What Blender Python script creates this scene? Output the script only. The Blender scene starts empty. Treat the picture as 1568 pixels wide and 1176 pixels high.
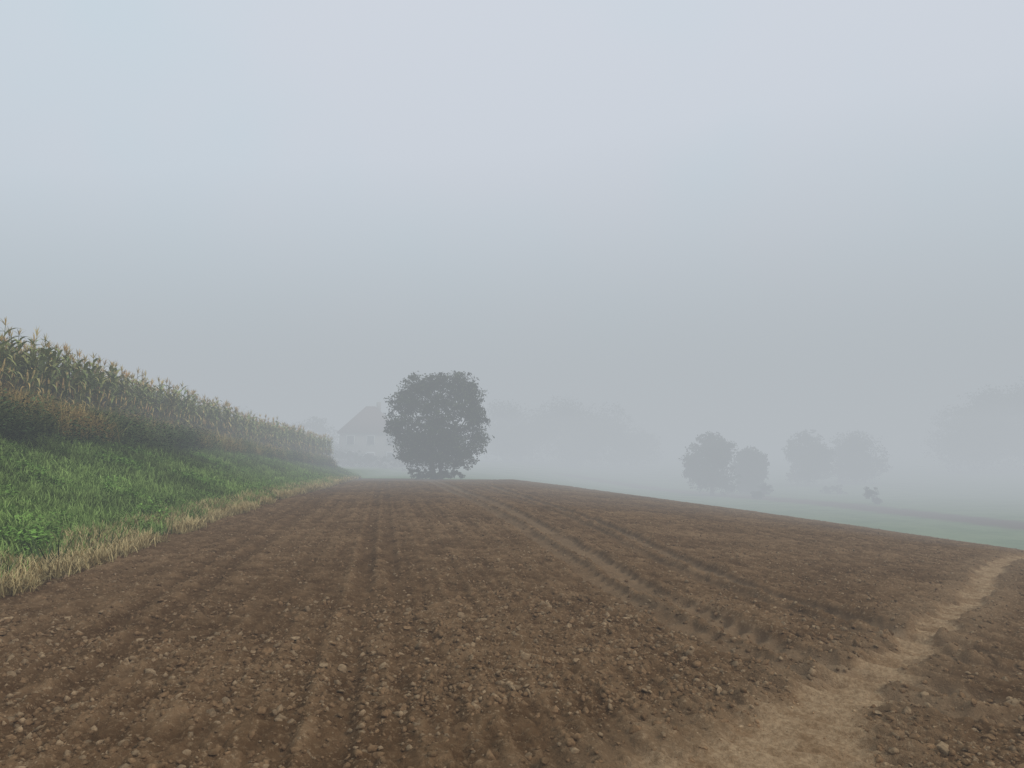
import bpy, math, numpy as np
from mathutils import Vector
rng = np.random.default_rng(7)
scene = bpy.context.scene
scene.view_settings.view_transform = 'Standard'
scene.view_settings.look = 'None'
scene.view_settings.exposure = 0

# ------------------------------------------------------------------ noise
def h2(ix, iy, seed):
    a = (ix.astype(np.int64) * 374761393 + iy.astype(np.int64) * 668265263 + seed * 974634777) & 0xFFFFFFFF
    a = ((a ^ (a >> 13)) * 1274126177) & 0xFFFFFFFF
    a = ((a ^ (a >> 16)) * 2246822519) & 0xFFFFFFFF
    a = a ^ (a >> 15)
    return (a & 0xFFFFFF) / float(0x1000000)
def vnoise(x, y, seed=0):
    ix = np.floor(x); iy = np.floor(y)
    fx = x - ix; fy = y - iy
    fx = fx*fx*(3-2*fx); fy = fy*fy*(3-2*fy)
    a = h2(ix, iy, seed); b = h2(ix+1, iy, seed); c = h2(ix, iy+1, seed); d = h2(ix+1, iy+1, seed)
    return (a*(1-fx)+b*fx)*(1-fy)+(c*(1-fx)+d*fx)*fy - 0.5
def fbm(x, y, seed=0, o=4):
    s = 0; a = 1.0; f = 1.0
    for i in range(o):
        s = s + a*vnoise(x*f+i*17.3, y*f-i*9.1, seed+i); a *= 0.5; f *= 2.03
    return s
def domes(x, y, cell, seed, rmin=0.15, rmax=0.55, dens=1.0):
    X = x/cell; Y = y/cell
    ix = np.floor(X); iy = np.floor(Y)
    out = np.zeros_like(X)
    for dx in (-1, 0, 1):
        for dy in (-1, 0, 1):
            cx = ix+dx; cy = iy+dy
            px = cx+h2(cx, cy, seed); py = cy+h2(cx, cy, seed+1)
            r = rmin+(rmax-rmin)*h2(cx, cy, seed+2)**2
            r = np.where(h2(cx, cy, seed+3) < dens, r, 0.001)
            d2 = (X-px)**2+(Y-py)**2
            out = np.maximum(out, np.sqrt(np.maximum(0, r*r-d2)))
    return out*cell
def sstep(a, b, x):
    t = np.clip((x-a)/(b-a), 0, 1); return t*t*(3-2*t)
def smax(a, b, k):
    h = np.clip(0.5+0.5*(a-b)/k, 0, 1)
    return b*(1-h)+a*h+k*h*(1-h)

# ------------------------------------------------------------------ terrain
def x_edge(y):
    return np.interp(y, [-50, 0, 9, 12, 17.3, 23.7, 40, 60, 80, 120], [-5.5, -5.7, -6.2, -6.55, -7.3, -8.0, -9.6, -12.7, -15.4, -16])
def x_corn(y):
    return np.interp(y, [-50, 20, 31, 60, 120], [-14.6, -15, -16, -16.2, -17])
def rise(y):
    return np.interp(y, [-50, 0, 21, 31, 47, 60, 75, 110], [3.1, 3.1, 2.94, 2.55, 1.75, 1.45, .8, .2])
def hbase(x, y):
    x = np.asarray(x, float); y = np.asarray(y, float)
    f = -0.00057*np.maximum(0, y-25)**2
    xr = np.maximum(0, x)
    f = f-0.056*xr-0.0020*xr**2*sstep(-10, 5, y)-.0016*xr*np.maximum(0, y-20)
    g = -1.2-3.0*sstep(-12, 26, x)
    rr = np.hypot(x, y)
    g = g+np.clip(0.03*(rr-112), 0, 9)*sstep(-30, 20, x)
    h = smax(f, g, 1.0)
    xe = x_edge(y); xc = x_corn(y)
    w = np.maximum(xe-xc, 1.2)
    t = np.clip((xe-x)/w, 0, 1)
    prof = 0.75*t+0.25*t*t*(3-2*t)
    h = h+rise(y)*prof+np.clip((xe-w-x)*0.05, 0, 3.0)
    h = h+0.10*fbm(x/9, y/9, 50, 3)*sstep(8, 30, rr)
    return h
PATH = np.array([(-2.6, .4), (-.6, 2.1), (.45, 3.2), (1.25, 4.12), (1.85, 4.95), (2.45, 5.72), (3.48, 6.85), (4.73, 8.5), (7.0, 11.4), (10.6, 16.5), (13.9, 20.1), (18, 24), (24, 28)])
TRB = np.array([(3.6, 5.9), (2.55, 6.9), (1.8, 9.4), (1.15, 13.6), (-.5, 23.7), (-2.5, 34), (-6, 55)])
TRB2 = np.array([(4.6, 7.2), (3.4, 9.8), (2.9, 12.5), (2.2, 18), (1.3, 23.5), (-.6, 34), (-4, 55)])
TRA = np.array([(-.5, 1.2), (-.95, 4), (-1.5, 7.4), (-2.3, 11.9), (-3.9, 21), (-9.2, 52)])
def smooth(P, n=8):
    P = np.asarray(P, float); out = []
    Q = np.vstack([2*P[0]-P[1], P, 2*P[-1]-P[-2]])
    for i in range(1, len(Q)-2):
        for k in range(n):
            t = k/n
            out.append(0.5*((2*Q[i])+(-Q[i-1]+Q[i+1])*t+(2*Q[i-1]-5*Q[i]+4*Q[i+1]-Q[i+2])*t*t+(-Q[i-1]+3*Q[i]-3*Q[i+1]+Q[i+2])*t**3))
    out.append(P[-1]); return np.array(out)
def pdist(x, y, P):
    best = np.full(x.shape, 1e9); sgn = np.zeros(x.shape); al = np.zeros(x.shape); L = 0
    for i in range(len(P)-1):
        a = P[i]; b = P[i+1]; d = b-a; l = np.hypot(*d)
        t = np.clip(((x-a[0])*d[0]+(y-a[1])*d[1])/(l*l), 0, 1)
        qx = x-(a[0]+t*d[0]); qy = y-(a[1]+t*d[1])
        dist = np.hypot(qx, qy)
        m = dist < best
        best = np.where(m, dist, best)
        sgn = np.where(m, np.sign(d[0]*qy-d[1]*qx), sgn)
        al = np.where(m, L+t*l, al)
        L += l
    return best*sgn, al
PATHs, TRBs, TRB2s, TRAs = smooth(PATH, 6), smooth(TRB, 5), smooth(TRB2, 5), smooth(TRA, 4)
EDGE = np.array([(120, 12), (45, 24), (31, 27), (21, 31), (17.5, 42), (12, 50), (3.5, 60), (-5, 65), (-13, 67), (-40, 70)])
def soil_mask(x, y):
    order = np.argsort(EDGE[:, 0])
    ylim = np.interp(x, EDGE[order, 0], EDGE[order, 1])
    n = 0.8*fbm(x/1.5, y/1.5, 91, 3)
    m = sstep(-.8, .8, ylim-y+n*2)
    m2 = sstep(-.15, .15, x-x_edge(y)+.55*fbm(x/.8, y/.8, 92, 3))
    return m*m2
def micro(x, y):
    r = np.hypot(x, y)
    wx = x+.05*vnoise(x*14, y*14, 5)+.02*vnoise(x*40, y*40, 15); wy = y+.05*vnoise(x*14, y*14, 6)+.02*vnoise(x*40, y*40, 16)
    pdv, pal = pdist(x, y, PATHs)
    pw = 0.22+0.30*sstep(7, 3.6, y)+.16*fbm(x*1.3, y*1.3, 70, 3)
    path = 1-sstep(pw*0.5, pw*1.25, np.abs(pdv+.20*fbm(x*3, y*3, 71, 4)))
    bd, bl = pdist(x, y, TRBs); b2, b2l = pdist(x, y, TRB2s); ad, aal = pdist(x, y, TRAs)
    nb = .08*fbm(x*1.5, y*1.5, 75, 3)
    bd = bd+nb; b2 = b2+nb; ad = ad+nb*.6
    trk = np.maximum.reduce([1-sstep(.14, .26, np.abs(bd)), (1-sstep(.12, .22, np.abs(bd-.50)))*.8, (1-sstep(.12, .22, np.abs(b2)))*.9, (1-sstep(.06, .16, np.abs(b2-.5)))*.4])
    trk = trk*np.clip(.95+.9*fbm(x*.9, y*.9, 78, 2), .45, 1)
    tra = np.maximum.reduce([1-sstep(.03, .16, np.abs(ad)), .8*(1-sstep(.03, .14, np.abs(ad+.4))), .7*(1-sstep(.03, .16, np.abs(ad-1.9))), .6*(1-sstep(.03, .14, np.abs(ad-2.3)))])*np.clip(.9+1.2*fbm(x*.7, y*.7, 79, 2), .35, 1)
    fade = 1-sstep(20, 45, r)
    s = domes(wx, wy, .060, 11, .2, .6)*.70
    s = np.maximum(s, domes(wx, wy, .12, 21, .08, .45, .6)*.65)
    s = np.maximum(s, domes(wx, wy, .30, 31, .04, .22, .4)*.6)
    s = s*fade+.034*fbm(x*4.5, y*4.5, 41, 5)+.03*fbm(x*.7, y*.7, 44, 2)
    c = x+.17*y
    rowa = np.clip(.7+1.2*fbm(x*.25, y*.25, 64, 2), .2, 1.2)
    rows = (.012*np.sin(c*2*math.pi/.5+2.5*vnoise(x*.3, y*.3, 60))+.010*np.sin(c*2*math.pi/.17+2*vnoise(x*.4, y*.4, 61)))*rowa
    flat = np.clip(1-.75*path-.45*trk-.2*tra, 0.1, 1)
    h = (s+rows*(1-sstep(40, 60, r)))*flat
    ridge = np.exp(-((np.abs(bd)-.33)/.06)**2)+np.exp(-((np.abs(b2)-.30)/.08)**2)*1.5+.6*np.exp(-((np.abs(ad)-.19)/.05)**2)
    h = h-.05*path-.09*trk-.045*tra+.048*ridge*np.clip(.6+1.4*fbm(x*2, y*2, 83, 3), 0, 1.4)*(1-path)*(1-sstep(40, 55, r))
    irr = np.clip(.65+1.3*fbm(x*1.6, y*1.6, 85, 3), 0, 1.1)
    h = h+.034*irr*np.sin(bl*2*math.pi/.30+bd*9+2.2*vnoise(x*2, y*2, 86))*np.where(np.abs(bd) < .7, trk, 0)*fade
    h = h+.022*irr*np.sin(b2l*2*math.pi/.28-b2*9+2.2*vnoise(x*2, y*2, 89))*np.where(np.abs(b2) < .3, trk, 0)*fade
    edge = np.exp(-((np.abs(pdv)-pw*1.25)/.30)**2)
    rib = np.sin(pal*2*math.pi/.21+pdv*7+5*vnoise(x*1.2, y*1.2, 77))
    h = h+.034*rib*edge*fade*np.clip(.5+1.5*vnoise(x*1.1, y*1.1, 79), 0, 1)
    h = h+.014*np.sin(pal*2*math.pi/.17+3*vnoise(x*2, y*2, 87))*path*fade*np.clip(.4+2*vnoise(x*.9, y*.9, 88), 0, 1)
    return h, path, trk, tra, edge

def new_mesh(name, V, F, mat, cols=None, attrs=None, smooth_sh=False, parent=None):
    me = bpy.data.meshes.new(name)
    V = np.asarray(V, np.float32); F = np.asarray(F, np.int32)
    k = F.shape[1]
    me.vertices.add(len(V)); me.vertices.foreach_set('co', V.ravel())
    me.loops.add(F.size); me.loops.foreach_set('vertex_index', F.ravel())
    me.polygons.add(len(F)); me.polygons.foreach_set('loop_start', np.arange(0, F.size, k, dtype=np.int32))
    if smooth_sh:
        me.polygons.foreach_set('use_smooth', np.ones(len(F), bool))
    if cols is not None:
        a = me.color_attributes.new('Col', 'FLOAT_COLOR', 'POINT')
        c = np.ones((len(V), 4), np.float32); c[:, :3] = cols
        a.data.foreach_set('color', c.ravel())
    for n, v in (attrs or {}).items():
        a = me.attributes.new(n, 'FLOAT', 'POINT'); a.data.foreach_set('value', np.asarray(v, np.float32))
    me.update(calc_edges=True)
    if mat: me.materials.append(mat)
    o = bpy.data.objects.new(name, me); scene.collection.objects.link(o)
    if parent: o.parent = parent
    return o

# ------------------------------------------------------------------ materials
def nodemat(name, diffuse=False):
    m = bpy.data.materials.new(name); m.use_nodes = True
    nt = m.node_tree; b = nt.nodes['Principled BSDF']
    if diffuse:
        nt.nodes.remove(b); b = nt.nodes.new('ShaderNodeBsdfDiffuse')
        nt.links.new(b.outputs[0], nt.nodes['Material Output'].inputs['Surface'])
        return m, nt, b
    b.inputs['Roughness'].default_value = .9
    b.inputs['Specular IOR Level'].default_value = .15
    return m, nt, b
def N(nt, t, **kw):
    n = nt.nodes.new(t)
    for k, v in kw.items():
        if k in n.inputs: n.inputs[k].default_value = v
        else: setattr(n, k, v)
    return n
def mixc(nt, fac, a, b, mode='MIX'):
    n = nt.nodes.new('ShaderNodeMix'); n.data_type = 'RGBA'; n.blend_type = mode
    for s, v in ((n.inputs[0], fac), (n.inputs[6], a), (n.inputs[7], b)):
        if hasattr(v, 'is_output'): nt.links.new(v, s)
        elif isinstance(v, (int, float)): s.default_value = v
        else: s.default_value = (*v, 1)
    return n.outputs[2]
def ramp(nt, src, p0, p1):
    n = nt.nodes.new('ShaderNodeMapRange'); n.interpolation_type = 'SMOOTHSTEP'
    n.inputs[1].default_value = p0; n.inputs[2].default_value = p1
    nt.links.new(src, n.inputs[0]); return n.outputs[0]
def noise(nt, scale, detail=4, rough=.55, vec=None):
    n = N(nt, 'ShaderNodeTexNoise', Scale=scale, Detail=detail, Roughness=rough)
    if vec is None:
        tc = nt.nodes.new('ShaderNodeNewGeometry'); vec = tc.outputs['Position']
    nt.links.new(vec, n.inputs['Vector']); return n.outputs['Fac']
def attr(nt, name):
    a = nt.nodes.new('ShaderNodeAttribute'); a.attribute_name = name; return a
def vcol_mat(name, var=.25, scale=3, bump=0):
    m, nt, b = nodemat(name, True)
    a = attr(nt, 'Col'); n = noise(nt, scale, 2)
    dark = mixc(nt, 1.0, a.outputs['Color'], (1-var,)*3, 'MULTIPLY')
    c = mixc(nt, ramp(nt, n, .3, .7), dark, a.outputs['Color'])
    nt.links.new(c, b.inputs['Color'])
    if bump:
        bp = N(nt, 'ShaderNodeBump', Strength=1, Distance=bump)
        nt.links.new(noise(nt, 130, 2, .65), bp.inputs['Height']); nt.links.new(bp.outputs[0], b.inputs['Normal'])
    return m

SOILD = (.165, .091, .043); SOILL = (.275, .163, .084); SOILW = (.40, .265, .152)
gm, nt, b = nodemat('ground_mat', True)
n_big = noise(nt, .35, 3); n_mid = noise(nt, 3.0, 4, .6); n_fine = noise(nt, 28, 4, .68)
soil = mixc(nt, ramp(nt, n_mid, .35, .68), SOILD, SOILL)
soil = mixc(nt, ramp(nt, n_fine, .50, .72), soil, SOILW)
soil = mixc(nt, ramp(nt, n_big, .35, .7), soil, mixc(nt, 1.0, soil, (.82, .80, .78), 'MULTIPLY'))
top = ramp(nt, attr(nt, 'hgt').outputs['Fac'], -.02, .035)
soil = mixc(nt, top, mixc(nt, 1.0, soil, (.66, .62, .58), 'MULTIPLY'), soil)  # paints shade into the low gaps between clods, along with drier, paler tops
pathc = mixc(nt, ramp(nt, n_fine, .30, .70), (.30, .188, .100), (.49, .325, .188))
pathc = mixc(nt, ramp(nt, n_mid, .42, .62), pathc, mixc(nt, 1.0, pathc, (.74, .69, .64), 'MULTIPLY'))
tf = nt.nodes.new('ShaderNodeMath'); tf.operation = 'MULTIPLY'; tf.inputs[1].default_value = .45
nt.links.new(attr(nt, 'trk').outputs['Fac'], tf.inputs[0])
c = mixc(nt, tf.outputs[0], soil, (.36, .24, .14))
c = mixc(nt, attr(nt, 'path').outputs['Fac'], c, pathc)
grass = mixc(nt, ramp(nt, n_big, .3, .7), (.130, .210, .075), (.200, .275, .115))
grass = mixc(nt, ramp(nt, n_fine, .4, .7), grass, mixc(nt, 1.0, grass, (.6, .6, .6), 'MULTIPLY'))
stripc = mixc(nt, n_mid, (.12, .07, .05), (.10, .07, .045))
grass = mixc(nt, attr(nt, 'strip').outputs['Fac'], grass, stripc)
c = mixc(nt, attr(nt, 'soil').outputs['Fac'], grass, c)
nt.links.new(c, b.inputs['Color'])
bp = N(nt, 'ShaderNodeBump', Strength=1.0, Distance=.022)
nt.links.new(noise(nt, 60, 3, .7), bp.inputs['Height']); nt.links.new(bp.outputs[0], b.inputs['Normal'])

# ------------------------------------------------------------------ ground sheet
ang = np.concatenate([np.arange(-48, 48, .14), np.arange(48, 312, 3.0)])
rad = [0.0, .3]
while rad[-1] < 900:
    r = rad[-1]
    rad.append(r*(1.12 if r < 2.4 else 1.0032 if r < 12 else 1.0045 if r < 45 else 1.03))
rad = np.array(rad[1:])
A, R = np.meshgrid(np.radians(ang), rad)
X = (R*np.sin(A)).ravel(); Y = (R*np.cos(A)).ravel()
hm, path, trk, tra, edge = micro(X, Y)
S = soil_mask(X, Y)
Z = hbase(X, Y)+hm*S+(1-S)*(.05*fbm(X*1.5, Y*1.5, 8, 3))
sl = np.array([(52, 50), (40, 58), (36, 79), (28, 100), (10, 130)]); sd, _ = pdist(X, Y, sl)
strip = (1-sstep(2.0, 3.6, np.abs(sd)))
na = len(ang); nr = len(rad)
i, j = np.meshgrid(np.arange(nr-1), np.arange(na), indexing='ij'); j2 = (j+1) % na
F = np.stack([i*na+j, i*na+j2, (i+1)*na+j2, (i+1)*na+j], -1).reshape(-1, 4)[:, ::-1]
V = np.stack([X, Y, Z], 1)
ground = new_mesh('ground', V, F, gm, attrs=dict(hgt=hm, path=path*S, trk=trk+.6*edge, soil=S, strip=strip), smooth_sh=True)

# ------------------------------------------------------------------ instancing helper
def scatter(var, pos, rot, scl, tint, lean=None):
    Vs, Fs, Cs = [], [], []; off = 0
    pick = rng.integers(0, len(var), len(pos))
    for k, (v, f, c) in enumerate(var):
        m = np.where(pick == k)[0]
        if len(m) == 0: continue
        ca, sa = np.cos(rot[m]), np.sin(rot[m])
        sx = scl[m]
        x = v[None, :, 0]*ca[:, None]-v[None, :, 1]*sa[:, None]
        y = v[None, :, 0]*sa[:, None]+v[None, :, 1]*ca[:, None]
        z = np.broadcast_to(v[None, :, 2], x.shape)
        P = np.stack([x, y, z], -1)*sx[:, None, None]
        if lean is not None:
            P[..., 0] += P[..., 2]*lean[m, 0][:, None]; P[..., 1] += P[..., 2]*lean[m, 1][:, None]
        P = P+pos[m][:, None, :]
        Vs.append(P.reshape(-1, 3))
        Fs.append((f[None]+(np.arange(len(m))*len(v))[:, None, None]).reshape(-1, f.shape[1])+off)
        Cs.append((c[None]*tint[m][:, None, :]).reshape(-1, 3))
        off += len(m)*len(v)
    return np.concatenate(Vs), np.concatenate(Fs), np.concatenate(Cs)

# ------------------------------------------------------------------ soil clods
def ico(level):
    import bmesh
    bm = bmesh.new(); bmesh.ops.create_icosphere(bm, subdivisions=level, radius=1)
    v = np.array([p.co[:] for p in bm.verts]); f = np.array([[q.index for q in p.verts] for p in bm.faces]); bm.free()
    return v, f
def clodvars(level, n):
    out = []
    for k in range(n):
        v, f = ico(level)
        v = v*(1+rng.uniform(-.25, .25, (len(v), 1)))
        for q in range(7):
            d = rng.normal(size=3); d /= np.linalg.norm(d)
            s = v@d; lim = rng.uniform(.25, .65)
            v = v-np.outer(np.maximum(0, s-lim), d)*.95
        v = v*np.array([1.1, rng.uniform(.6, .95), rng.uniform(.55, .85)])*1.2
        out.append((v, f, np.ones((len(v), 3))*(.9+.2*rng.random((len(v), 1)))))
    return out
def place_clods(n, rmin, rmax, smin, smax_, level, amax=42, power=1.0, ex=3.2):
    u = rng.random(n)
    r = np.sqrt(rmin**2+(rmax**2-rmin**2)*u) if power == 1 else rmin*(rmax/rmin)**u
    a = np.radians(rng.uniform(-amax, amax, n))
    x = r*np.sin(a); y = r*np.cos(a)
    hmv, pth, tk, ta, ed = micro(x, y); s = soil_mask(x, y)
    cl = fbm(x*1.1, y*1.1, 200, 3)
    keep = (s > .6) & (rng.random(n) > pth*.94) & (rng.random(n) > tk*.6) & (rng.random(n) > ta*.5) & (rng.random(n) < np.clip(.65+1.2*cl, .15, 1))
    x, y, hmv, pth = x[keep], y[keep], hmv[keep], pth[keep]; m = len(x)
    sc = (smin+(smax_-smin)*rng.random(m)**ex)*(1-.55*pth)
    z = hbase(x, y)+hmv+sc*.05
    t = rng.uniform(.75, 1.15, (m, 1))*np.ones((1, 3))
    lt = (rng.random((m, 1)) < .25)
    col = np.where(lt, np.array(SOILW)*.92, np.array(SOILL)*.98)*t*(1+.5*pth[:, None])
    return scatter(clodvars(level, 8), np.stack([x, y, z], 1), rng.uniform(0, 6.28, m), sc, col)
parts = [place_clods(10500, 2.5, 9, .009, .052, 2, ex=4.0), place_clods(50000, 3, 30, .010, .036, 1, power=0, ex=3.2), place_clods(8000, 9, 40, .016, .048, 1)]
Vs, Fs, Cs = [], [], []; off = 0
for v, f, c in parts:
    Vs.append(v); Fs.append(f+off); Cs.append(c); off += len(v)
clod_mat = vcol_mat('clod_mat', .35, 40, bump=.006)
new_mesh('soil_clods', np.concatenate(Vs), np.concatenate(Fs), clod_mat, np.concatenate(Cs))

# ------------------------------------------------------------------ tubes, blades
def tube(P, Rr, sides=6):
    P = np.asarray(P, float); V = []; F = []
    for i, p in enumerate(P):
        d = P[min(i+1, len(P)-1)]-P[max(i-1, 0)]; d /= np.linalg.norm(d)+1e-9
        u = np.cross(d, [0, 0, 1.0]);
        if np.linalg.norm(u) < .1: u = np.cross(d, [1.0, 0, 0])
        u /= np.linalg.norm(u); w = np.cross(d, u)
        for s in range(sides):
            a = 2*math.pi*s/sides
            V.append(p+Rr[i]*(math.cos(a)*u+math.sin(a)*w))
    for i in range(len(P)-1):
        for s in range(sides):
            s2 = (s+1) % sides
            F.append([i*sides+s, i*sides+s2, (i+1)*sides+s2, (i+1)*sides+s])
    return np.array(V), np.array(F)
def blade(p0, az, L, w, elev0, droop, segs, c0, c1):
    V = []; C = []; F = []
    p = np.array(p0, float); e = elev0
    side = np.array([-math.sin(az), math.cos(az), 0])
    for s in range(segs+1):
        t = s/segs
        ww = w*(min(1, t*4+.45))*(1-t**2.2)*.5+.0015
        V += [p-side*ww, p+side*ww]; c = np.array(c0)*(1-t)+np.array(c1)*t
        C += [c, c]
        d = np.array([math.cos(az)*math.cos(e), math.sin(az)*math.cos(e), math.sin(e)])
        p = p+d*L/segs; e -= droop/segs
    for s in range(segs):
        F.append([2*s, 2*s+1, 2*s+3, 2*s+2])
    return np.array(V), np.array(F), np.array(C)
def join(parts):
    V, F, C = [], [], []; off = 0
    for v, f, c in parts:
        V.append(v); F.append(f+off); C.append(c); off += len(v)
    return np.concatenate(V), np.concatenate(F), np.concatenate(C)

# ------------------------------------------------------------------ corn
G1 = np.array((.180, .230, .085)); G2 = np.array((.32, .35, .140)); TAN = np.array((.70, .50, .22)); TAN2 = np.array((.50, .34, .14))
def cornvar():
    H = rng.uniform(2.0, 2.4); ps = []
    v, f = tube([(0, 0, 0), (.01, 0, H*.5), (.02, .01, H)], [.016, .013, .006], 4)
    ps.append((v, f, np.ones((len(v), 3))*np.array((.2, .2, .1))))
    az = rng.uniform(0, 6.28)
    nl = 14
    for k in range(nl):
        t = (k+.5)/nl; z = .15+(H-.3)*t
        az += math.pi+rng.normal(0, .45)
        dry = t < rng.uniform(.25, .50) or rng.random() < .12
        if dry:
            c0 = TAN2*rng.uniform(.7, 1.1); c1 = TAN*rng.uniform(.7, 1.1)
            el = rng.uniform(-.2, .8); dr = rng.uniform(1.6, 2.8); L = rng.uniform(.4, .65); w = .065
        else:
            c0 = (G1*(1-t)+G2*t)*rng.uniform(.8, 1.25); c1 = c0*.55+(TAN if rng.random() < .5 else G2)*.45
            el = rng.uniform(.75, 1.2); dr = rng.uniform(1.2, 2.7); L = rng.uniform(.6, .9)*(1-.35*max(0, t-.7)/.3); w = .115
        ps.append(blade((0, 0, z), az, L, w, el, dr, 5, c0, c1))
    for k in range(9):
        ps.append(blade((.02, .01, H-.05), rng.uniform(0, 6.28), rng.uniform(.2, .34), .028, rng.uniform(.7, 1.5), rng.uniform(.1, .9), 2, TAN*.75, TAN*.95))
    v, f = tube([(.03, 0, H*.45), (.07, 0, H*.53), (.09, 0, H*.6)], [.02, .032, .008], 5)
    ps.append((v, f, np.ones((len(v), 3))*TAN*.9))
    return join(ps)
cv = [cornvar() for _ in range(12)]
pos = []
for row in range(11):
    ys = np.arange(13, 66.5, .17 if row < 4 else .30)
    ys = ys+rng.normal(0, .05, len(ys))
    xs = x_corn(ys)-row*.72+rng.normal(0, .08, len(ys))
    keep = rng.random(len(ys)) > .05
    pos.append(np.stack([xs[keep], ys[keep]], 1))
pos = np.concatenate(pos)
z = hbase(pos[:, 0], pos[:, 1]); n = len(pos)
sc = rng.uniform(.90, 1.08, n)*(1+.10*fbm(pos[:, 0]/4, pos[:, 1]/4, 33, 2))
tint = rng.uniform(.8, 1.2, (n, 1))*np.array([1, 1, 1])*(1+rng.normal(0, .05, (n, 3)))
v, f, c = scatter(cv, np.column_stack([pos, z-.03]), rng.uniform(0, 6.28, n), sc, tint, rng.normal(0, .05, (n, 2)))
leafmat = vcol_mat('leaf_mat', .25, 3)
new_mesh('corn_field', v, f, leafmat, c)

# ------------------------------------------------------------------ bank vegetation
def tuftvar(n, hmin, hmax, w, c0, c1, spread=.1):
    ps = []
    for k in range(n):
        cc = rng.uniform(.7, 1.25)
        ps.append(blade((rng.normal(0, spread), rng.normal(0, spread), 0), rng.uniform(0, 6.28), rng.uniform(hmin, hmax), w, rng.uniform(.8, 1.5), rng.uniform(.4, 1.7), 3, np.array(c0)*cc, np.array(c1)*cc))
    return join(ps)
def weedvar(n, R0, H, size, c0, c1):
    V = []; C = []
    for k in range(n):
        a = rng.uniform(0, 6.28); rr = R0*math.sqrt(rng.random()); hh = H*rng.uniform(.15, 1)*(1-.5*(rr/R0)**2)
        p = np.array([rr*math.cos(a), rr*math.sin(a), hh])
        az = a+rng.normal(0, .8); e = rng.uniform(-.5, .6)
        d = np.array([math.cos(az)*math.cos(e), math.sin(az)*math.cos(e), math.sin(e)])
        s = np.cross(d, [0, 0, 1]); s /= np.linalg.norm(s); s = s+np.array([0, 0, rng.normal(0, .3)])
        L = size*rng.uniform(.6, 1.3); w = L*.25
        V += [p, p+d*L*.45-s*w, p+d*L, p+d*L*.45+s*w]
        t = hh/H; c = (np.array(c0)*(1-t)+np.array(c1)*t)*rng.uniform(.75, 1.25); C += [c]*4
    F = np.arange(4*n).reshape(-1, 4)
    return np.array(V), F, np.array(C)
def on_bank(n, y0, y1, t0, t1, power=1.5):
    y = y0+(y1-y0)*rng.random(n)**power
    xe = x_edge(y); w = np.maximum(xe-x_corn(y), .8)
    t = rng.uniform(t0, t1, n)
    return xe-w*t, y, t
def emit(name, variants, x, y, s0, s1, tint, mat=leafmat):
    n = len(x); z = hbase(x, y)-.01
    sc = rng.uniform(s0, s1, n) if np.isscalar(s0) else s0
    tt = tint if isinstance(tint, np.ndarray) else rng.uniform(.8, 1.2, (n, 1))*np.ones(3)
    v, f, c = scatter(variants, np.stack([x, y, z], 1), rng.uniform(0, 6.28, n), sc, tt, rng.normal(0, .08, (n, 2)))
    return new_mesh(name, v, f, mat, c)
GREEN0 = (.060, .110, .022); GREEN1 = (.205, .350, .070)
wv = [weedvar(40, .15, .16, .048, GREEN0, GREEN1) for _ in range(8)]
x, y, t = on_bank(20000, 7.5, 66, .0, .98, 1.6)
den = fbm(x/1.2, y/1.2, 120, 3); den2 = fbm(x/.6, y/.6, 125, 2)
k = (rng.random(len(x)) < np.where(t > .66, .25, 1)) & (rng.random(len(x)) < np.clip((t-.02)*14, .08, 1)) & (rng.random(len(x)) < np.clip(.65+2.4*den, .08, 1))
x, y, t, den, den2 = x[k], y[k], t[k], den[k], den2[k]
tint = (1+.8*den)[:, None]*rng.uniform(.75, 1.2, (len(x), 1))*np.where(t[:, None] > .66, np.array([1.0, .75, .9]), np.ones(3))*(1.1-.35*t[:, None])
emit('nettle_bank', wv, x, y, np.clip(1.05+1.3*den2, .45, 1.8)*rng.uniform(.8, 1.2, len(x)), 0, tint)
gv = [tuftvar(24, .10, .32, .011, (.09, .14, .032), (.28, .38, .11), .11) for _ in range(6)]
x, y, t = on_bank(20000, 7.5, 66, .0, .92, 1.5)
gt = (1+.9*fbm(x/2, y/2, 127, 3))[:, None]*rng.uniform(.75, 1.2, (len(x), 1))*(1.12-.45*t[:, None])*np.ones(3)
emit('green_grass', gv, x, y, .6, 1.25, gt)
sv = [tuftvar(22, .10, .36, .012, (.38, .29, .13), (.72, .55, .28), .09) for _ in range(6)]
x, y, t = on_bank(9000, 7, 64, -.05, .075, 1.3)
k = fbm(x/.7, y/.7, 130, 2) > -.08
emit('dry_grass_verge', sv, x[k], y[k], .35, 1.05, None)
dv = [tuftvar(26, .5, 1.05, .014, (.22, .19, .08), (.54, .43, .21), .16) for _ in range(6)]
x, y, t = on_bank(5600, 10, 64, .64, .99, 1.7)
k = rng.random(len(x)) < np.where(y < 24, 1, .45)
x, y = x[k], y[k]
tn = np.where((fbm(x/1.6, y/1.6, 140, 2) > .02)[:, None], np.array([1.15, 1.0, .78]), np.array([.50, .72, .5]))*rng.uniform(.75, 1.2, (len(x), 1))
emit('tall_dry_grass', dv, x, y, .6, 1.15, tn)
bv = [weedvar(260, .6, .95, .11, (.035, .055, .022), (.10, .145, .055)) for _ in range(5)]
x, y, t = on_bank(210, 17, 62, .58, .92, 1.5)
emit('bramble_bushes', bv, x, y, .6, 1.1, None)
dk = [tuftvar(14, .3, .6, .016, (.04, .06, .03), (.09, .12, .05), .06) for _ in range(3)]
x = np.array([-6.55, -6.75, -6.4, -6.3, -6.2]); y = np.array([11.6, 12.3, 12.1, 10.2, 9.1])
emit('dock_weeds', dk, x, y, .8, 1.2, None)

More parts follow.
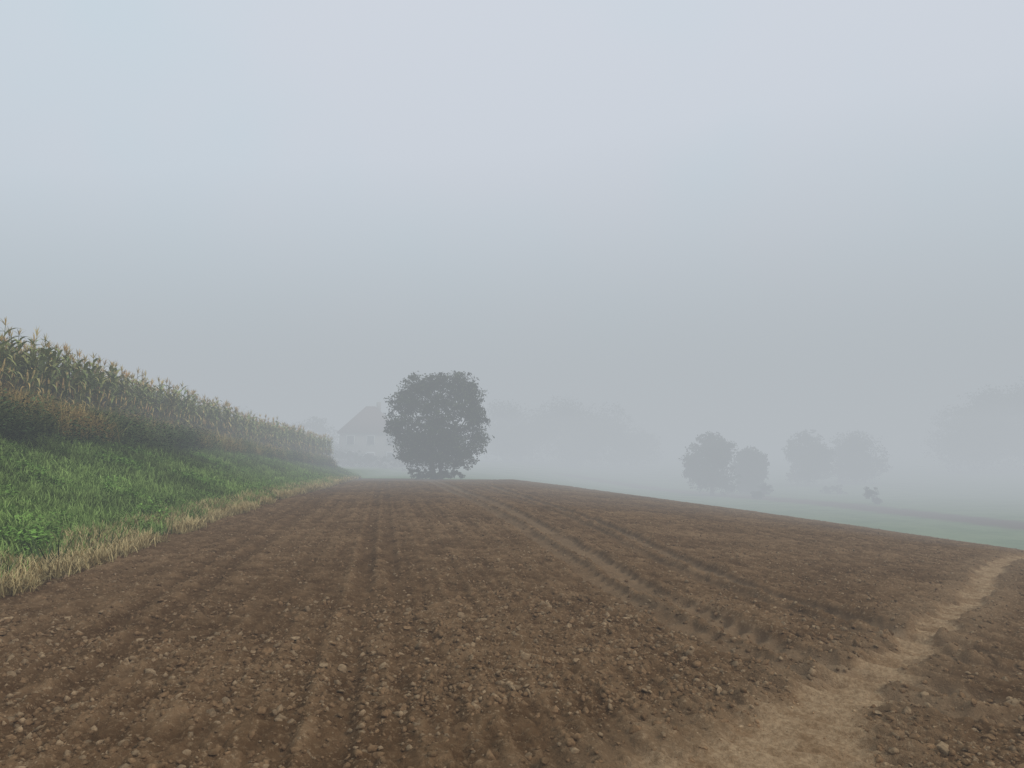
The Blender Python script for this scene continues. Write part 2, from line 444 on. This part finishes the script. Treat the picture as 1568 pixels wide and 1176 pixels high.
# ------------------------------------------------------------------ trees
bark, bnt, bb = nodemat('bark_mat', True); bc = mixc(bnt, noise(bnt, 9, 5), (.035, .028, .022), (.09, .075, .06)); bnt.links.new(bc, bb.inputs['Color'])
treemat = vcol_mat('tree_leaf_mat', .35, 1.2)
def leafcloud(ells, ncl, per, crad, lsize, c0, c1, seed):
    r = np.random.default_rng(seed)
    ells = np.array(ells, float)
    wts = (ells[:, 3]*ells[:, 5]+ells[:, 4]*ells[:, 5]); wts /= wts.sum()
    e = ells[r.choice(len(ells), ncl, p=wts)]
    d = r.normal(size=(ncl, 3)); d /= np.linalg.norm(d, axis=1)[:, None]
    rr = r.uniform(.10, 1.12, ncl)**.6
    cen = e[:, :3]+d*e[:, 3:6]*rr[:, None]
    ct = r.uniform(.5, 1.6, ncl)
    n = ncl*per
    cid = np.repeat(np.arange(ncl), per)
    q = r.normal(size=(n, 3)); q = q/np.linalg.norm(q, axis=1)[:, None]*(r.random((n, 1))**.45)*crad*r.uniform(.5, 1.4, ncl)[cid][:, None]
    p = cen[cid]+q*np.array([1, 1, .75])
    u = r.normal(size=(n, 3)); u /= np.linalg.norm(u, axis=1)[:, None]
    w = np.cross(u, r.normal(size=(n, 3))); w /= np.linalg.norm(w, axis=1)[:, None]+1e-9
    L = (lsize*r.uniform(.6, 1.3, n))[:, None]
    V = np.stack([p-u*L*.5, p-w*L*.3, p+u*L*.5, p+w*L*.3], 1).reshape(-1, 3)
    F = np.arange(4*n).reshape(-1, 4)
    mixf = r.random((n, 1))
    col = (np.array(c0)*(1-mixf)+np.array(c1)*mixf)*ct[cid][:, None]
    return V, F, np.repeat(col, 4, 0)
def tree(name, x, y, ells, trunk_h, tr, ncl, per, crad, lsize, c0, c1, seed, limbs=9, stems=1):
    r = np.random.default_rng(seed+5)
    z0 = float(hbase(np.array([x]), np.array([y]))[0])-.05
    E = bpy.data.objects.new(name, None); E.location = (x, y, z0); scene.collection.objects.link(E)
    V, F, C = leafcloud(ells, ncl, per, crad, lsize, c0, c1, seed)
    new_mesh('crown', V, F, treemat, C, parent=E)
    ps = []
    E_ = np.array(ells)
    for s in range(stems):
        ox = (s-(stems-1)/2)*.7
        top = np.array([ox*1.6, 0, trunk_h*1.9])
        v, f = tube([(ox*.6, 0, 0), (ox*.7, 0, .25), (ox, .03, trunk_h*.5), (ox*1.1, 0, trunk_h), top], [tr*1.5, tr*1.1, tr*.9, tr*.8, tr*.25], 8)
        ps.append((v, f, np.ones((len(v), 3))))
        for k in range(limbs):
            e = E_[r.integers(len(E_))]; tgt = e[:3]+r.normal(size=3)*e[3:6]*.35
            st = np.array([ox, 0, trunk_h*r.uniform(.7, 1.3)]); mid = (st+tgt)/2+np.array([0, 0, -.2+.2*r.random()])
            v, f = tube([st, mid, tgt], [tr*.5, tr*.3, tr*.08], 6); ps.append((v, f, np.ones((len(v), 3))))
    v, f, c = join(ps); new_mesh('trunk_and_limbs', v, f, bark, parent=E)
    return E
TC0 = (.030, .042, .020); TC1 = (.085, .105, .042)
ells = [(0, 0, 5.4, 3.0, 3.1, 2.9), (-1.6, 0, 7.45, 1.3, 1.6, 1.0), (.1, .1, 7.9, .95, 1.2, .85), (1.8, .2, 7.85, 1.2, 1.5, 1.0), (2.6, 0, 6.6, 1.2, 1.6, 1.5), (-2.7, 0, 6.2, 1.15, 1.6, 1.0),
        (-3.15, 0, 4.4, 1.0, 1.4, 1.2), (3.15, 0, 4.9, .9, 1.4, 1.1), (3.35, 0, 3.2, .85, 1.1, 1.1), (-2.2, 0, 2.9, 1.4, 1.6, 1.4), (1.8, 0, 2.9, 1.6, 1.5, 1.4), (0, 0, 3.0, 2.2, 2, 1.5),
        (2.3, .3, 1.9, .9, .9, .9), (-1.7, .3, 1.7, 1.1, 1, .8), (0.1, .2, 1.8, 1.4, 1, .9), (1.2, .2, 1.5, 1.0, 1, .7)]
tree('broadleaf_tree', -6.1, 60, ells, 2.0, .26, 1700, 26, .43, .19, TC0, TC1, 3, 10, 2)

def rand_tree(name, x, y, H, W, seed):
    r = np.random.default_rng(seed)
    el = [(0, 0, H*.52, W*.40, W*.4, H*.40)]
    for k in range(10):
        a = r.uniform(0, 6.28); q = r.uniform(.15, .33)*W
        el.append((math.cos(a)*q, math.sin(a)*q, H*r.uniform(.14, .76), W*r.uniform(.16, .26), W*.2, H*r.uniform(.13, .20)))
    return tree(name, x, y, el, H*.2, .03*H, 900, 16, W*.075, .34, TC0, TC1, seed, 5)
rand_tree('round_tree', 26.3, 98, 8.8, 7.8, 21)
rand_tree('round_tree', 33.0, 103, 6.9, 5.2, 22)
rand_tree('round_tree', 46.5, 117, 9.3, 7.8, 23)
rand_tree('round_tree', 56.0, 121, 9.0, 10.4, 24)

def mass(name, items, seed, ls=.45, c0=TC0, c1=TC1, per=14):
    r = np.random.default_rng(seed); ps = []
    for (x, y, H, W) in items:
        z0 = float(hbase(np.array([x]), np.array([y]))[0])
        el = [(x, y, z0+H*.45, W*.5, W*.5, H*.48)]+[(x+r.uniform(-.4, .4)*W, y+r.uniform(-.3, .3)*W, z0+H*r.uniform(.15, .8), W*.25, W*.25, H*.22) for _ in range(6)]
        ps.append(leafcloud(el, int(30+W*H*5), per, min(W, H)*.10+.1, ls, c0, c1, int(r.integers(1e6))))
    v, f, c = join(ps); return new_mesh(name, v, f, treemat, c)
mass('distant_tree_mass', [(2, 165, 13, 14), (11, 168, 16, 15), (21, 165, 15, 13), (28, 172, 9, 12), (-2, 160, 9, 10)], 31)
mass('distant_tree_mass', [(88, 142, 13, 14), (98, 145, 17, 16), (109, 146, 18, 18), (122, 150, 19, 18)], 32)
mass('distant_tree_mass', [(-36, 135, 8, 9), (-46, 140, 7, 10), (-30, 128, 4, 5), (-58, 150, 10, 16)], 33)
mass('hedgerow', [(-16, 106, 2.2, 8), (-11, 106, 2.0, 6), (-21, 107, 2.4, 8), (-27, 108, 2.4, 7)], 34, .22, per=34)
mass('tree_undergrowth', [(-7.4, 60.3, .9, 2.0), (-6.2, 59.8, .7, 2.0), (-5.0, 60.6, .8, 2.2)], 36, .12, per=60)
mass('meadow_bushes', [(39.5, 82, 2.0, 1.6), (33, 96, 1.5, 2.5), (30, 91, 1.0, 1.6), (44, 102, 1.2, 3)], 35, .15, per=60)

# ------------------------------------------------------------------ house
def simplemat(name, c0, c1, scale, rough=.9):
    m, t, bs = nodemat(name); cc = mixc(t, noise(t, scale, 5), c0, c1); t.links.new(cc, bs.inputs['Base Color']); bs.inputs['Roughness'].default_value = rough; return m
wallm = simplemat('render_wall', (.36, .32, .28), (.46, .42, .37), .8)
roofm, rt, rb = nodemat('roof_tiles')
w = N(rt, 'ShaderNodeTexWave', Scale=2.2, Distortion=.4); w.bands_direction = 'Z'
g_ = rt.nodes.new('ShaderNodeNewGeometry'); rt.links.new(g_.outputs['Position'], w.inputs['Vector'])
rc = mixc(rt, w.outputs['Fac'], (.14, .065, .05), (.21, .10, .075)); rt.links.new(rc, rb.inputs['Base Color'])
glassm = simplemat('window_glass', (.03, .035, .04), (.05, .055, .06), 1, .15)
whitem = simplemat('white_frame', (.7, .7, .68), (.8, .8, .78), 1, .5)
doorm = simplemat('door_wood', (.08, .05, .03), (.12, .08, .05), 4)
hx, hy = -22.6, 118; hz = float(hbase(np.array([hx]), np.array([hy]))[0])-.2
H = bpy.data.objects.new('farmhouse', None); H.location = (hx, hy, hz); H.rotation_euler = (0, 0, math.radians(12)); scene.collection.objects.link(H)
def box(name, c, s, mat, par):
    x, y, z = c; a, b_, d = s[0]/2, s[1]/2, s[2]/2
    V = [(x+i*a, y+j*b_, z+k*d) for k in (-1, 1) for j in (-1, 1) for i in (-1, 1)]
    F = [(0, 2, 3, 1), (4, 5, 7, 6), (0, 1, 5, 4), (2, 6, 7, 3), (0, 4, 6, 2), (1, 3, 7, 5)]
    return new_mesh(name, V, F, mat, parent=par)
W2, D2, EH = 4.6, 5.2, 5.4
box('walls', (0, 0, EH/2), (W2*2, D2*2, EH), wallm, H)
e = .5; RH = 9.5
V = [(-W2-e, -D2-e, EH-.15), (W2+e, -D2-e, EH-.15), (W2+e, D2+e, EH-.15), (-W2-e, D2+e, EH-.15), (-.7, -1.6, RH), (.7, -1.6, RH), (.7, 1.6, RH), (-.7, 1.6, RH)]
F = [(0, 1, 5, 4), (1, 2, 6, 5), (2, 3, 7, 6), (3, 0, 4, 7), (4, 5, 6, 7), (3, 2, 1, 0)]
new_mesh('roof', V, F, roofm, parent=H)
box('chimney', (1.3, .6, RH+.1), (.7, .7, 1.4), wallm, H)
box('annex_walls', (W2+2.2, 1, 1.6), (4.38, 6, 3.2), wallm, H)
V = [(W2+.02, -2.3, 3.15), (W2+4.8, -2.3, 3.15), (W2+4.8, 4.3, 3.15), (W2+.02, 4.3, 3.15), (W2+.02, 1, 5.1), (W2+4.8, 1, 5.1)]
new_mesh('annex_roof', V, np.array([(0, 1, 5, 4), (2, 3, 4, 5), (3, 2, 1, 0)]), roofm, parent=H)
k = 0
for zz in (1.6, 4.1):
    for xx in (-3.0, 0, 3.0):
        k += 1
        if zz < 2 and xx == 0:
            box('door_frame', (xx, -D2-.02, 1.15), (1.4, .12, 2.4), whitem, H); box('door', (xx, -D2-.05, 1.1), (1.1, .14, 2.1), doorm, H); continue
        box(f'window_frame_{k}', (xx, -D2-.02, zz), (1.3, .12, 1.6), whitem, H)
        box(f'window_{k}', (xx, -D2-.05, zz), (1.02, .12, 1.3), glassm, H)
for zz in (1.6, 4.1):
    for yy in (-2.6, 2.0):
        k += 1
        box(f'window_frame_{k}', (-W2-.02, yy, zz), (.12, 1.3, 1.6), whitem, H)
        box(f'window_{k}', (-W2-.05, yy, zz), (.12, 1.02, 1.3), glassm, H)

# ------------------------------------------------------------------ fog (air that absorbs, with emission standing in for the daylight scattered inside it)
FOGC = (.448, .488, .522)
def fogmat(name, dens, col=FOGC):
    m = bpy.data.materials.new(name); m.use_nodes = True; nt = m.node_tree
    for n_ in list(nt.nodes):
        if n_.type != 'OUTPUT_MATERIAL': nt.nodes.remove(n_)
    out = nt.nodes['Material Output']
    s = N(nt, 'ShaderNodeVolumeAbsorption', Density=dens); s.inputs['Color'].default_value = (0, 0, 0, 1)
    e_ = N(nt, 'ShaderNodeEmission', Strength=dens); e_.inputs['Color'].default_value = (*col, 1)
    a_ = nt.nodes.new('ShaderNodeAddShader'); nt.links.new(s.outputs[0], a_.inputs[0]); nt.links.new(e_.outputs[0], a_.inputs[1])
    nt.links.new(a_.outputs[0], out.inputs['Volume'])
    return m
def prism(name, poly, z0, z1, mat):
    n_ = len(poly); me = bpy.data.meshes.new(name)
    V = [(x, y, z0) for x, y in poly]+[(x, y, z1) for x, y in poly]
    F = [tuple(range(n_))[::-1], tuple(range(n_, 2*n_))]+[(i, (i+1) % n_, n_+(i+1) % n_, n_+i) for i in range(n_)]
    me.from_pydata(V, [], F); me.materials.append(mat)
    o = bpy.data.objects.new(name, me); scene.collection.objects.link(o); return o
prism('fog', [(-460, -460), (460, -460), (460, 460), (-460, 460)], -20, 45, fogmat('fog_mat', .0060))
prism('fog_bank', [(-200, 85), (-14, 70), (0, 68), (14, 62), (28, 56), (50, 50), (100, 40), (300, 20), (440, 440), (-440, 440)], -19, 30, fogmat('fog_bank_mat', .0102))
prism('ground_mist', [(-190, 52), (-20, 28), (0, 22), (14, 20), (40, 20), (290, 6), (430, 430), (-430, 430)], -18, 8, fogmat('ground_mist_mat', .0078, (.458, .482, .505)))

# ------------------------------------------------------------------ light
wd = bpy.data.worlds.new('World'); scene.world = wd; wd.use_nodes = True
nt = wd.node_tree; bg = nt.nodes['Background']
sky = nt.nodes.new('ShaderNodeTexSky'); sky.sky_type = 'NISHITA'; sky.sun_disc = False
EL, AZ = 38, 125
sky.sun_elevation = math.radians(EL); sky.sun_rotation = math.radians(AZ)
sky.air_density = 1.0; sky.dust_density = 2; sky.ozone_density = 1
tc = nt.nodes.new('ShaderNodeTexCoord')
cn = noise(nt, 1.7, 3, .5, tc.outputs['Generated'])
cloud = mixc(nt, ramp(nt, cn, .35, .65), (6.0, 7.7, 8.5), (7.2, 7.6, 8.4))
mx = mixc(nt, .88, sky.outputs[0], cloud)
nt.links.new(mx, bg.inputs['Color']); bg.inputs['Strength'].default_value = .112
L = bpy.data.lights.new('sun', 'SUN'); L.energy = 1.5; L.angle = math.radians(12); L.color = (1, .95, .87)
lo = bpy.data.objects.new('sun', L); scene.collection.objects.link(lo)
d = Vector((math.sin(math.radians(AZ))*math.cos(math.radians(EL)), math.cos(math.radians(AZ))*math.cos(math.radians(EL)), math.sin(math.radians(EL))))
lo.rotation_euler = d.to_track_quat('Z', 'Y').to_euler()

cam = bpy.data.cameras.new('camera'); cam.lens = 26; cam.sensor_width = 36; cam.clip_end = 3000; cam.clip_start = .05
co = bpy.data.objects.new('camera', cam); scene.collection.objects.link(co)
co.location = (0, 0, 1.65); co.rotation_euler = (math.radians(90+5.15), 0, 0)
scene.camera = co
